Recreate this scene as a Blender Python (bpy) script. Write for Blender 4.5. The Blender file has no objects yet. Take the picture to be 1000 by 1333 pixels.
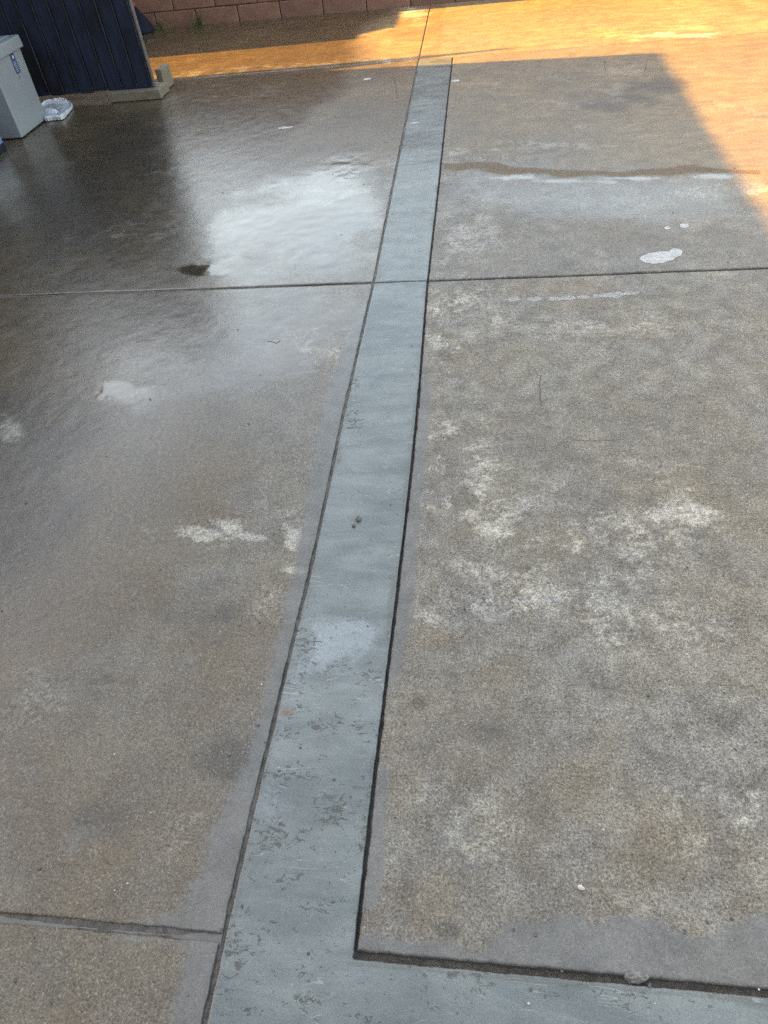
import bpy, bmesh, math, random
import numpy as np
from mathutils import Matrix, Vector

scn = bpy.context.scene
col = scn.collection
random.seed(7)
rng = np.random.default_rng(7)

# ------------------------------------------------------------------ camera
CAM_H = 1.40
F_PX = 913.9                      # focal length in pixels of the 1000 px wide photograph
PITCH, ROLL, YAW = 0.79694, -0.13208, -0.19341
_cy, _sy, _cp, _sp = math.cos(YAW), math.sin(YAW), math.cos(PITCH), math.sin(PITCH)
FW = np.array([_sy*_cp, _cy*_cp, -_sp])
_rt = np.array([_cy, -_sy, 0.0]); _up = np.cross(_rt, FW)
RT = _rt*math.cos(ROLL) + _up*math.sin(ROLL)
UP = -_rt*math.sin(ROLL) + _up*math.cos(ROLL)
cam_data = bpy.data.cameras.new('camera')
cam_data.sensor_fit = 'HORIZONTAL'; cam_data.sensor_width = 36.0
cam_data.lens = 36.0*F_PX/1000.0
cam_data.clip_start = 0.05; cam_data.clip_end = 3000
cam = bpy.data.objects.new('camera', cam_data); col.objects.link(cam)
m = Matrix.Identity(4)
for i in range(3):
    m[i][0] = RT[i]; m[i][1] = UP[i]; m[i][2] = -FW[i]
m[2][3] = CAM_H
cam.matrix_world = m
scn.camera = cam

# ------------------------------------------------------------------ sky, sun, exposure
SUN_EL = math.radians(29.6); TE = math.tan(SUN_EL)
SUN_A = math.radians(5.1)           # the sun stands at the left, a touch beyond the yard's cross axis
world = bpy.data.worlds.new('World'); scn.world = world; world.use_nodes = True
wn = world.node_tree; wn.nodes.clear()
sky = wn.nodes.new('ShaderNodeTexSky'); sky.sky_type = 'NISHITA'; sky.sun_disc = False
sky.sun_elevation = SUN_EL; sky.sun_rotation = math.radians(270)+SUN_A
sky.air_density = 1.0; sky.dust_density = 1.0; sky.ozone_density = 1.0
bg = wn.nodes.new('ShaderNodeBackground'); bg.inputs['Strength'].default_value = 0.15
wo = wn.nodes.new('ShaderNodeOutputWorld')
wn.links.new(sky.outputs[0], bg.inputs[0]); wn.links.new(bg.outputs[0], wo.inputs[0])
sun_data = bpy.data.lights.new('sun', 'SUN'); sun_data.energy = 4.3
sun_data.angle = math.radians(0.5); sun_data.color = (1.0, 0.60, 0.12)
sun = bpy.data.objects.new('sun', sun_data); col.objects.link(sun)
SUN_DIR = Vector((math.cos(SUN_EL)*math.cos(SUN_A), -math.cos(SUN_EL)*math.sin(SUN_A), -math.sin(SUN_EL)))
sun.rotation_euler = SUN_DIR.to_track_quat('-Z', 'Y').to_euler()
sun.location = (-20, 2, 12)
vs = scn.view_settings
vs.view_transform = 'Standard'; vs.look = 'None'; vs.exposure = 3.15; vs.gamma = 1.0
vs.use_curve_mapping = False
vs.use_white_balance = True; vs.white_balance_temperature = 10700; vs.white_balance_tint = 11   # balanced for open shade
scn.render.engine = 'CYCLES'
scn.cycles.use_denoising = False
scn.cycles.max_bounces = 6

# ------------------------------------------------------------------ survey: photograph pixel -> point on the yard
def G(px, py):
    d = (px-500.0)*RT + (666.5-py)*UP + F_PX*FW
    t = -CAM_H/d[2]
    return np.array([d[0]*t, d[1]*t])
def GP(pts): return np.array([G(*q) for q in pts])

# ------------------------------------------------------------------ noise for shapes and stains
def _hash(ix, iy, seed):
    h = (ix.astype(np.int64)*374761393 + iy.astype(np.int64)*668265263 + seed*1442695041) & 0xffffffff
    h = ((h ^ (h >> 13))*1274126177) & 0xffffffff
    return ((h ^ (h >> 16)) & 0xffff)/65535.0
def vnoise(x, y, seed=0):
    x = np.asarray(x, float); y = np.asarray(y, float)
    ix = np.floor(x); iy = np.floor(y); fx = x-ix; fy = y-iy
    fx = fx*fx*fx*(fx*(fx*6-15)+10); fy = fy*fy*fy*(fy*(fy*6-15)+10)
    a = _hash(ix, iy, seed); b = _hash(ix+1, iy, seed)
    c = _hash(ix, iy+1, seed); d = _hash(ix+1, iy+1, seed)
    return (a*(1-fx)+b*fx)*(1-fy) + (c*(1-fx)+d*fx)*fy
def fbm(x, y, scale, octv=4, seed=0, rough=0.55):
    s = 0; amp = 1; tot = 0
    ca, sa = math.cos(0.6), math.sin(0.6)
    x = np.asarray(x, float)*scale; y = np.asarray(y, float)*scale
    for o in range(octv):
        s = s + amp*vnoise(x, y, seed+o*17); tot += amp; amp *= rough
        x, y = (x*ca-y*sa)*2.03+5.1, (x*sa+y*ca)*2.03+1.7
    return s/tot - 0.5                      # about -0.35 .. 0.35
def sstep(a, b, v):
    t = np.clip((v-a)/(b-a), 0, 1); return t*t*(3-2*t)

# ------------------------------------------------------------------ node helpers
class NT:
    def __init__(s, name):
        s.mat = bpy.data.materials.new(name); s.mat.use_nodes = True
        s.t = s.mat.node_tree; s.t.nodes.clear()
        s.out = s.t.nodes.new('ShaderNodeOutputMaterial')
        s.b = s.t.nodes.new('ShaderNodeBsdfPrincipled')
        s.t.links.new(s.b.outputs[0], s.out.inputs[0])
        s.tc = s.t.nodes.new('ShaderNodeTexCoord')
    def put(s, sock, v):
        if isinstance(v, bpy.types.NodeSocket): s.t.links.new(v, sock)
        elif isinstance(v, tuple) and len(v) == 3 and sock.type == 'RGBA': sock.default_value = (*v, 1)
        else: sock.default_value = v
    def co(s, scale=(1, 1, 1), which='Object'):
        n = s.t.nodes.new('ShaderNodeMapping'); n.inputs['Scale'].default_value = scale
        s.t.links.new(s.tc.outputs[which], n.inputs[0]); return n.outputs[0]
    def noise(s, scale, detail=4, rough=0.55, co=None, dist=0.0):
        n = s.t.nodes.new('ShaderNodeTexNoise')
        n.inputs['Scale'].default_value = scale; n.inputs['Detail'].default_value = detail
        n.inputs['Roughness'].default_value = rough; n.inputs['Distortion'].default_value = dist
        s.t.links.new(co or s.tc.outputs['Object'], n.inputs['Vector']); return n.outputs[0]
    def voro(s, scale, co=None, feature='F1', out='Distance'):
        n = s.t.nodes.new('ShaderNodeTexVoronoi'); n.feature = feature
        n.inputs['Scale'].default_value = scale
        s.t.links.new(co or s.tc.outputs['Object'], n.inputs['Vector']); return n.outputs[out]
    def attr(s, name):
        n = s.t.nodes.new('ShaderNodeAttribute'); n.attribute_name = name; return n.outputs['Fac']
    def math(s, op, a, b=0.0, c=0.0, clamp=False):
        n = s.t.nodes.new('ShaderNodeMath'); n.operation = op; n.use_clamp = clamp
        s.put(n.inputs[0], a); s.put(n.inputs[1], b)
        if op == 'MULTIPLY_ADD': s.put(n.inputs[2], c)
        return n.outputs[0]
    def rng(s, v, a, b, lo=0.0, hi=1.0, smooth=True):
        n = s.t.nodes.new('ShaderNodeMapRange'); n.interpolation_type = 'SMOOTHSTEP' if smooth else 'LINEAR'
        s.put(n.inputs['Value'], v); s.put(n.inputs['From Min'], a); s.put(n.inputs['From Max'], b)
        s.put(n.inputs['To Min'], lo); s.put(n.inputs['To Max'], hi); return n.outputs[0]
    def mix(s, fac, a, b, blend='MIX'):
        n = s.t.nodes.new('ShaderNodeMix'); n.data_type = 'RGBA'; n.blend_type = blend; n.clamp_factor = True
        s.put(n.inputs[0], fac); s.put(n.inputs[6], a); s.put(n.inputs[7], b); return n.outputs[2]
    def gray(s, v):
        n = s.t.nodes.new('ShaderNodeCombineColor')
        for i in range(3): s.put(n.inputs[i], v)
        return n.outputs[0]
    def bump(s, h, strength=0.3, dist=0.002, normal=None):
        n = s.t.nodes.new('ShaderNodeBump'); s.put(n.inputs['Strength'], strength)
        n.inputs['Distance'].default_value = dist; s.put(n.inputs['Height'], h)
        if normal: s.t.links.new(normal, n.inputs['Normal'])
        return n.outputs[0]
    def set(s, **k):
        for a, v in k.items(): s.put(s.b.inputs[a.replace('_', ' ')], v)
        return s.mat

# ------------------------------------------------------------------ materials
def mat_concrete():
    n = NT('weathered_concrete')
    pale, brown, slur, wet, pud, rust_sunwarm, dark = [n.attr(a) for a in ('pale', 'brown', 'slurry', 'wet', 'puddle', 'rust_sunwarm', 'dark')]
    mud = n.attr('mud')
    mid = n.noise(14, 6, 0.62); fine = n.noise(70, 5, 0.7); grit = n.noise(210, 4, 0.8)
    big = n.noise(2.3, 5, 0.6, dist=0.4)
    cell = n.voro(300, out='Color')
    sep = n.t.nodes.new('ShaderNodeSeparateColor'); n.t.links.new(cell, sep.inputs[0])
    c = n.mix(n.rng(mid, 0.34, 0.66), (0.128, 0.114, 0.096), (0.205, 0.190, 0.168))
    c = n.mix(n.rng(big, 0.36, 0.70, 0, 0.45), c, (0.152, 0.118, 0.082))
    brush = n.noise(5, 6, .65, n.co((1.0, 3.0, 1.0)), .8)
    # edges of the stains are broken up by the grain of the surface
    jig = n.math('MULTIPLY_ADD', mid, 0.55, -0.275); jig2 = n.math('MULTIPLY_ADD', fine, 0.8, -0.4)
    jg = n.math('ADD', jig, jig2)
    def edge(a, lo=0.35, hi=0.65, k=1.0):
        return n.rng(n.math('MULTIPLY_ADD', jg, k, a), lo, hi)
    c = n.mix(n.math('MULTIPLY', n.rng(n.math('MULTIPLY_ADD', jg, .6, brown), 0.1, 0.9), 0.8), c, (0.120, 0.076, 0.038))
    c = n.mix(n.math('MULTIPLY', rust_sunwarm, n.rng(mid, .25, .6, .75, 1.0)), c, (0.215, 0.150, 0.082))
    c = n.mix(n.math('MULTIPLY', n.rng(n.math('MULTIPLY_ADD', jg, .9, dark), 0.25, 0.9), 0.75), c, (0.045, 0.040, 0.036))
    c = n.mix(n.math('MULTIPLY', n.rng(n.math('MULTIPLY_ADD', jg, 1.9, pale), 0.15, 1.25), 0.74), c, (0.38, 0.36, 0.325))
    c = n.mix(1.0, c, n.mix(n.rng(n.noise(5.5, 6, .62, dist=.8), .36, .64), (0.90, 0.90, 0.92), (1.08, 1.06, 1.01)), 'MULTIPLY')
    # sand grains: dark pits and light specks
    g = n.rng(grit, 0.33, 0.67, 0.30, 1.70, smooth=False)
    g2 = n.rng(fine, 0.3, 0.7, 0.70, 1.30, smooth=False)
    g = n.math('MULTIPLY', g, g2)
    spk = n.rng(sep.outputs[0], 0.93, 0.99, 0.0, 0.30)
    slurE = n.math('MULTIPLY', n.rng(n.math('MULTIPLY_ADD', jg, 1.1, slur), 0.25, 0.95), 0.80)
    amp = n.math('MULTIPLY_ADD', slurE, -0.78, 1.0)
    amp = n.math('MULTIPLY', amp, n.math('MULTIPLY_ADD', rust_sunwarm, -.55, 1.0))
    gg = n.math('MULTIPLY_ADD', n.math('SUBTRACT', g, 1.0), amp, 1.0)
    slc = n.mix(n.rng(mid, 0.3, 0.7), (0.100, 0.100, 0.097), (0.150, 0.149, 0.143))
    c = n.mix(slurE, c, slc)
    c = n.mix(n.rng(n.math('MULTIPLY_ADD', jg, 1.3, mud), .25, .8), c, (0.105, 0.064, 0.028))
    c = n.mix(n.math('MULTIPLY', rust_sunwarm, n.rng(brush, .38, .62)), c, n.mix(1.0, c, (1.28, 1.24, 1.15), 'MULTIPLY'))
    c = n.mix(n.math('MULTIPLY', rust_sunwarm, n.rng(brush, .56, .40)), c, n.mix(1.0, c, (0.80, 0.75, 0.68), 'MULTIPLY'))
    c = n.mix(1.0, c, n.gray(gg), 'MULTIPLY')
    c = n.mix(n.math('MULTIPLY', spk, amp), c, (0.42, 0.41, 0.39))
    # separate stones of mixed colour and size, and small pits
    v2 = n.t.nodes.new('ShaderNodeTexVoronoi'); v2.inputs['Scale'].default_value = 120; v2.inputs['Randomness'].default_value = 1.0
    n.t.links.new(n.tc.outputs['Object'], v2.inputs['Vector'])
    s2 = n.t.nodes.new('ShaderNodeSeparateColor'); n.t.links.new(v2.outputs['Color'], s2.inputs[0])
    st = n.math('MULTIPLY', n.rng(v2.outputs['Distance'], .25, .40, 1.0, 0.0), n.rng(s2.outputs[0], .70, .74))
    st = n.math('MULTIPLY', st, amp)
    stc = n.mix(s2.outputs[1], (0.05, 0.045, 0.042), (0.22, 0.195, 0.165))
    c = n.mix(n.math('MULTIPLY', st, 0.38), c, stc)
    pit = n.math('MULTIPLY', n.rng(n.voro(46), .03, .11, 1.0, 0.0), n.rng(n.noise(7, 3, .5), .52, .60))
    pit = n.math('MULTIPLY', pit, amp)
    c = n.mix(n.math('MULTIPLY', pit, .75), c, (0.03, 0.027, 0.024))
    wetE = n.rng(n.math('MULTIPLY_ADD', jg, .5, wet), 0.05, 0.95, smooth=False)
    pudE = n.rng(n.math('MULTIPLY_ADD', jg, .60, pud), 0.12, 1.0)
    wd = n.math('MAXIMUM', wetE, pudE)
    c = n.mix(1.0, c, n.gray(n.math('MULTIPLY_ADD', wd, -0.48, 0.84)), 'MULTIPLY')
    r = n.math('MULTIPLY_ADD', wetE, -0.50, 0.78)
    r = n.math('MULTIPLY_ADD', slurE, -0.10, r)
    r = n.math('MULTIPLY_ADD', n.math('SUBTRACT', mid, .5), 0.35, r)
    rr = n.t.nodes.new('ShaderNodeMix'); rr.data_type = 'FLOAT'
    n.put(rr.inputs[0], pudE); n.put(rr.inputs[2], n.math('MAXIMUM', r, 0.14)); rr.inputs[3].default_value = 0.07
    dry = n.math('SUBTRACT', 1.0, n.math('MULTIPLY', wetE, 0.72))
    dry = n.math('MULTIPLY', dry, n.math('MULTIPLY_ADD', pudE, -0.93, 1.0))
    bs = n.math('MULTIPLY', n.math('MULTIPLY', dry, amp), 0.55)
    h = n.math('ADD', n.math('MULTIPLY', grit, 1.0), n.math('MULTIPLY', fine, 1.3))
    h = n.math('SUBTRACT', h, n.math('MULTIPLY', pit, 1.2)); h = n.math('ADD', h, n.math('MULTIPLY', st, .35))
    nb = n.bump(h, bs, 0.0030)
    nb = n.bump(n.noise(30, 4, .6), n.math('MULTIPLY_ADD', wd, -0.20, 0.25), 0.003, nb)
    n.b.inputs['IOR'].default_value = 1.45
    n.put(n.b.inputs['Specular IOR Level'], n.math('MULTIPLY_ADD', wd, 0.7, 0.3))
    return n.set(Base_Color=c, Roughness=rr.outputs[0], Normal=nb)

def mat_strip():
    n = NT('smooth_grey_cement')
    worn, pale, wet, rust_sunwarm = n.attr('worn'), n.attr('pale'), n.attr('wet'), n.attr('rust_sunwarm')
    tro = n.noise(4, 8, 0.72, n.co((1.0, 3.2, 1.0)), 0.5)
    scr = n.noise(95, 5, 0.72, n.co((0.6, 1.0, 1.0)), 0.8)
    mid = n.noise(16, 6, 0.62); fine = n.noise(110, 5, 0.7); grit = n.noise(380, 2, 0.6)
    c = n.mix(n.rng(tro, 0.32, 0.68), (0.096, 0.113, 0.111), (0.158, 0.177, 0.173))
    c = n.mix(n.rng(mid, 0.45, 0.7, 0, 0.4), c, (0.105, 0.116, 0.112))
    c = n.mix(n.math('MULTIPLY', n.rng(n.math('ADD', pale, n.math('MULTIPLY_ADD', fine, 1.6, -.8)), .25, 1.0), 0.55), c, (0.27, 0.30, 0.325))
    dirt = n.math('ADD', n.attr('dirt'), n.math('MULTIPLY_ADD', fine, 1.2, -.6))
    c = n.mix(n.rng(dirt, .35, .95, 0, .6), c, (0.085, 0.082, 0.072))
    ln = n.noise(2.2, 3, .5, n.co((1.0, 5.0, 1.0)), 1.5)
    lm = n.math('MULTIPLY', n.rng(n.math('ABSOLUTE', n.math('SUBTRACT', ln, .5)), .0, .009, 1, 0), n.rng(mid, .48, .62))
    c = n.mix(n.math('MULTIPLY', lm, .7), c, (0.26, 0.28, 0.28))
    we = n.rng(n.math('ADD', n.math('ADD', worn, n.math('MULTIPLY_ADD', mid, 0.8, -0.4)), n.math('MULTIPLY_ADD', scr, 3.6, -1.8)), 0.62, 0.78)
    c = n.mix(n.math('MULTIPLY', we, 0.9), c, (0.066, 0.063, 0.056))
    c = n.mix(rust_sunwarm, c, (0.13, 0.075, 0.045))
    pit = n.rng(n.voro(75), 0.04, 0.13, 1.0, 0.0)
    pit = n.math('MULTIPLY', pit, n.rng(mid, .50, .62))
    c = n.mix(n.math('MULTIPLY', pit, .7), c, (0.10, 0.10, 0.10))
    c = n.mix(1.0, c, n.gray(n.rng(grit, .25, .75, 0.78, 1.22, smooth=False)), 'MULTIPLY')
    c = n.mix(1.0, c, n.gray(n.math('MULTIPLY_ADD', wet, -0.34, 0.96)), 'MULTIPLY')
    r = n.math('MULTIPLY_ADD', wet, -0.30, 0.46)
    r = n.math('MULTIPLY_ADD', n.math('SUBTRACT', mid, .5), 0.35, r)
    r = n.math('MULTIPLY_ADD', we, 0.2, r)
    h = n.math('ADD', n.math('MULTIPLY', tro, 0.55), n.math('MULTIPLY', grit, 0.12))
    h = n.math('SUBTRACT', h, n.math('MULTIPLY', we, 0.35)); h = n.math('SUBTRACT', h, n.math('MULTIPLY', pit, 0.5))
    n.b.inputs['IOR'].default_value = 1.42
    return n.set(Base_Color=c, Roughness=r, Normal=n.bump(h, 0.5, 0.004))

def mat_simple(name, c1, c2, scale, rough, bump=0.2, bscale=None, bdist=0.002, spec=0.5, detail=5):
    n = NT(name)
    a = n.noise(scale, detail, 0.6)
    c = n.mix(n.rng(a, .3, .7), c1, c2)
    n.b.inputs['Specular IOR Level'].default_value = spec
    return n.set(Base_Color=c, Roughness=rough, Normal=n.bump(n.noise(bscale or scale*4, 4, .6), bump, bdist))

M = {}
M['concrete'] = mat_concrete(); M['strip'] = mat_strip()
M['sand'] = mat_simple('damp_joint_sand', (0.028, 0.023, 0.019), (0.075, 0.063, 0.051), 60, 0.6, 0.8, 220, 0.004)
M['mortar'] = mat_simple('smeared_mortar', (0.062, 0.057, 0.054), (0.092, 0.086, 0.082), 22, 0.5, 0.3, 90, 0.003)
M['lump'] = mat_simple('broken_mortar_lump', (0.06, 0.057, 0.053), (0.15, 0.147, 0.142), 120, 0.7, 0.8, 300, 0.003)
M['soil'] = mat_simple('dry_soil', (0.10, 0.075, 0.05), (0.17, 0.13, 0.09), 4, 0.9, 0.5, 40, 0.01)
M['paint'] = mat_simple('white_paint', (0.22, 0.22, 0.215), (0.34, 0.34, 0.335), 60, 0.55, 0.3, 250, 0.001)
def worn_paint(m):
    t = m.node_tree; b = t.nodes['Principled BSDF']
    n = t.nodes.new('ShaderNodeTexNoise'); n.inputs['Scale'].default_value = 180; n.inputs['Detail'].default_value = 5; n.inputs['Roughness'].default_value = .75
    r = t.nodes.new('ShaderNodeMapRange'); r.inputs[1].default_value = .28; r.inputs[2].default_value = .46; r.inputs[3].default_value = .35; r.inputs[4].default_value = .95
    c = t.nodes.new('ShaderNodeTexCoord'); t.links.new(c.outputs['Object'], n.inputs['Vector'])
    t.links.new(n.outputs[0], r.inputs[0]); t.links.new(r.outputs[0], b.inputs['Alpha'])
worn_paint(M['paint'])
M['paint_faint'] = mat_simple('thin_white_smear', (0.22, 0.22, 0.215), (0.32, 0.32, 0.315), 60, 0.55, 0.3, 250, 0.001); worn_paint(M['paint_faint'])
for nd in M['paint_faint'].node_tree.nodes:
    if nd.bl_idname == 'ShaderNodeMapRange' and abs(nd.inputs[4].default_value-.95) < .01: nd.inputs[1].default_value = .35; nd.inputs[2].default_value = .65; nd.inputs[3].default_value = .2; nd.inputs[4].default_value = .95
M['crack'] = mat_simple('crack_dirt', (0.03, 0.026, 0.022), (0.06, 0.052, 0.045), 80, 0.8)
M['stucco'] = mat_simple('tan_stucco', (0.42, 0.36, 0.29), (0.50, 0.44, 0.36), 6, 0.9, 0.6, 150, 0.004)
M['stucco_brown'] = mat_simple('brown_stucco', (0.070, 0.052, 0.038), (0.10, 0.075, 0.055), 6, 0.9, 0.6, 150, 0.004)
M['roof'] = mat_simple('roof_shingle', (0.10, 0.085, 0.075), (0.16, 0.14, 0.12), 12, 0.9, 0.5)
M['fascia'] = mat_simple('white_fascia', (0.6, 0.59, 0.56), (0.7, 0.69, 0.66), 5, 0.6)
M['pebble'] = mat_simple('dark_pebble', (0.03, 0.027, 0.024), (0.08, 0.07, 0.06), 90, 0.6)
M['chip'] = mat_simple('pale_chip', (0.26, 0.25, 0.235), (0.40, 0.39, 0.37), 90, 0.6)
M['paver'] = mat_simple('buff_concrete_paver', (0.088, 0.070, 0.050), (0.125, 0.102, 0.076), 25, 0.85, 0.5, 180, 0.003)
M['plastic'] = mat_simple('grey_blue_plastic', (0.125, 0.143, 0.166), (0.143, 0.161, 0.185), 5, 0.42, 0.08, 200, 0.001)
M['sticker_blue'] = mat_simple('blue_print', (0.022, 0.045, 0.10), (0.035, 0.06, 0.125), 90, 0.4)
M['sticker_dark'] = mat_simple('dark_print', (0.02, 0.03, 0.07), (0.03, 0.04, 0.09), 90, 0.4)
M['white_plastic'] = mat_simple('white_plastic', (0.27, 0.30, 0.34), (0.34, 0.37, 0.41), 12, 0.35)
M['blue_plastic'] = mat_simple('blue_plastic', (0.06, 0.10, 0.22), (0.08, 0.13, 0.26), 12, 0.4)
M['navy_plastic'] = mat_simple('navy_plastic', (0.005, 0.006, 0.013), (0.008, 0.010, 0.019), 12, 0.8, spec=.15)
M['metal'] = mat_simple('bare_metal', (0.55, 0.55, 0.55), (0.65, 0.65, 0.65), 40, 0.3)
M['metal'].node_tree.nodes['Principled BSDF'].inputs['Metallic'].default_value = 1.0
M['red'] = mat_simple('red_plastic', (0.12, 0.012, 0.012), (0.16, 0.018, 0.015), 30, 0.45)
M['weed'] = mat_simple('weed_leaf', (0.055, 0.085, 0.022), (0.12, 0.14, 0.045), 20, 0.6)
M['wood_edge'] = mat_simple('pale_wood_edge', (0.045, 0.042, 0.042), (0.075, 0.07, 0.068), 18, 0.7)

def mat_navy():
    n = NT('navy_painted_board')
    co = n.co((6, 6, 0.8))
    a = n.noise(6, 6, .65, co); b = n.noise(3.2, 5, .6)
    c = n.mix(n.rng(a, .3, .7), (0.005, 0.0075, 0.018), (0.010, 0.015, 0.032))
    c = n.mix(n.rng(b, .45, .62, 0, .85), c, (0.004, 0.004, 0.005))
    return n.set(Base_Color=c, Specular_IOR_Level=.22, Roughness=n.rng(a, .3, .7, .6, .8), Normal=n.bump(a, .35, .002))
M['navy'] = mat_navy()
M['rib'] = mat_simple('highlit_navy_rib', (0.005, 0.006, 0.012), (0.022, 0.022, 0.025), 7, .7, .3, spec=.2)  # lighter grey paints the highlights along the ribs

def mat_block():
    n = NT('red_brown_block')
    info = n.t.nodes.new('ShaderNodeObjectInfo')
    a = n.noise(9, 6, .65); f = n.noise(150, 4, .7)
    c = n.mix(n.rng(a, .3, .7), (0.125, 0.056, 0.040), (0.175, 0.083, 0.060))
    c = n.mix(1.0, c, n.gray(n.rng(info.outputs['Random'], 0, 1, .84, 1.12, smooth=False)), 'MULTIPLY')
    c = n.mix(1.0, c, n.gray(n.rng(f, .25, .75, .75, 1.22, smooth=False)), 'MULTIPLY')
    return n.set(Base_Color=c, Roughness=.9, Normal=n.bump(n.math('ADD', f, a), .6, .004))
M['block'] = mat_block()
M['dark_mortar'] = mat_simple('dark_mortar', (0.035, 0.024, 0.020), (0.06, 0.042, 0.034), 40, .9)

# ------------------------------------------------------------------ object helpers
def tag(o, label=None, cat=None, group=None, kind=None):
    if label: o['label'] = label
    if cat: o['category'] = cat
    if group: o['group'] = group
    if kind: o['kind'] = kind
    return o
def link(name, me, mat=None, parent=None):
    o = bpy.data.objects.new(name, me); col.objects.link(o)
    if mat and not me.materials: me.materials.append(M[mat])
    if parent: o.parent = parent
    return o
def empty(name, loc=(0, 0, 0), rz=0.0):
    o = bpy.data.objects.new(name, None); col.objects.link(o)
    o.location = loc; o.rotation_euler = (0, 0, rz); o.empty_display_size = 0.1; return o
def from_bm(name, bm, mat, parent=None, smooth=False):
    me = bpy.data.meshes.new(name); bm.to_mesh(me); bm.free()
    if smooth:
        for f in me.polygons: f.use_smooth = True
    return link(name, me, mat, parent)
def box_bm(x0, x1, y0, y1, z0, z1, bev=0.0, seg=2, bm=None):
    b = bmesh.new()
    bmesh.ops.create_cube(b, size=1.0)
    for v in b.verts:
        v.co = ((x0+x1)/2+v.co.x*(x1-x0), (y0+y1)/2+v.co.y*(y1-y0), (z0+z1)/2+v.co.z*(z1-z0))
    if bev: bmesh.ops.bevel(b, geom=b.edges[:], offset=bev, segments=seg, affect='EDGES', profile=0.6)
    if bm is None: return b
    me = bpy.data.meshes.new('tmp'); b.to_mesh(me); b.free(); bm.from_mesh(me); bpy.data.meshes.remove(me); return bm
def prism_bm(poly, y0, y1):
    """polygon in x-z pushed from y0 to y1"""
    b = bmesh.new()
    a = [b.verts.new((x, y0, z)) for x, z in poly]; c = [b.verts.new((x, y1, z)) for x, z in poly]
    b.faces.new(a); b.faces.new(c[::-1])
    for i in range(len(poly)):
        j = (i+1) % len(poly); b.faces.new((a[j], a[i], c[i], c[j]))
    bmesh.ops.recalc_face_normals(b, faces=b.faces[:]); return b

# ------------------------------------------------------------------ stain layout on the yard (metres)
def ell(X, Y, px, py, a, b, soft=0.5, warp=0.5, wscale=9.0, seed=1, slant=0.0):
    c = G(px, py)
    ex = (G(px+a, py+slant*a)-G(px-a, py-slant*a))/2; ey = (G(px, py-b)-G(px, py+b))/2
    R = np.linalg.norm(ex)+np.linalg.norm(ey)
    out = np.zeros_like(X)
    k = (abs(X-c[0]) < 2.2*R) & (abs(Y-c[1]) < 2.2*R)
    if not k.any(): return out
    x = X[k]-c[0]; y = Y[k]-c[1]
    inv = np.linalg.inv(np.array([ex, ey]).T)
    u = inv[0, 0]*x+inv[0, 1]*y; v = inv[1, 0]*x+inv[1, 1]*y
    d = np.sqrt(u*u+v*v) + warp*2*fbm(X[k], Y[k], wscale, 4, seed)
    out[k] = sstep(1+soft, 1-soft, d)
    return out
def poly(X, Y, pts, soft=0.03, warp=0.05, wscale=9.0, seed=1):
    P = GP(pts); out = np.zeros_like(X)
    mg = soft+warp
    k = (X > P[:, 0].min()-mg) & (X < P[:, 0].max()+mg) & (Y > P[:, 1].min()-mg) & (Y < P[:, 1].max()+mg)
    if not k.any(): return out
    x, y = X[k], Y[k]
    w = warp*2.2
    xw = x + w*fbm(x, y, wscale, 4, seed); yw = y + w*fbm(x, y, wscale, 4, seed+50)
    inside = np.zeros(len(x), bool); dist = np.full(len(x), 1e9)
    n = len(P)
    for i in range(n):
        a = P[i]; b = P[(i+1) % n]
        cond = ((a[1] > yw) != (b[1] > yw))
        with np.errstate(divide='ignore', invalid='ignore'):
            xi = (b[0]-a[0])*(yw-a[1])/(b[1]-a[1]) + a[0]
        inside ^= cond & (xw < xi)
        e = b-a; L = max((e*e).sum(), 1e-9)
        t = np.clip(((xw-a[0])*e[0]+(yw-a[1])*e[1])/L, 0, 1)
        dist = np.minimum(dist, np.hypot(xw-a[0]-t*e[0], yw-a[1]-t*e[1]))
    sd = np.where(inside, dist, -dist)
    out[k] = sstep(-soft, soft, sd); return out

# measured edges of the cement strip (y, x)
LEFT_EDGE = np.array([(-4, -.449), (.158, -.449), (.40, -.4485), (.596, -.4465), (.86, -.442), (1.135, -.437), (1.4, -.4375), (1.758, -.4405), (2.2, -.4375), (2.648, -.4345), (3.2, -.440), (3.795, -.4455), (4.6, -.452), (5.87, -.4585), (7.6, -.466)])
RIGHT_EDGE = np.array([(-4, -.210), (.28, -.209), (.61, -.2085), (1.02, -.203), (1.45, -.1995), (1.854, -.2005), (2.643, -.213), (3.2, -.2125), (3.661, -.2115), (4.864, -.2150), (6.0, -.213)])
def edge_x(tab, y): return np.interp(y, tab[:, 0], tab[:, 1])
Y1, Y1L, Y2, Y3, YW = 0.279, 0.287, 2.642, 5.915, 7.705

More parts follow.
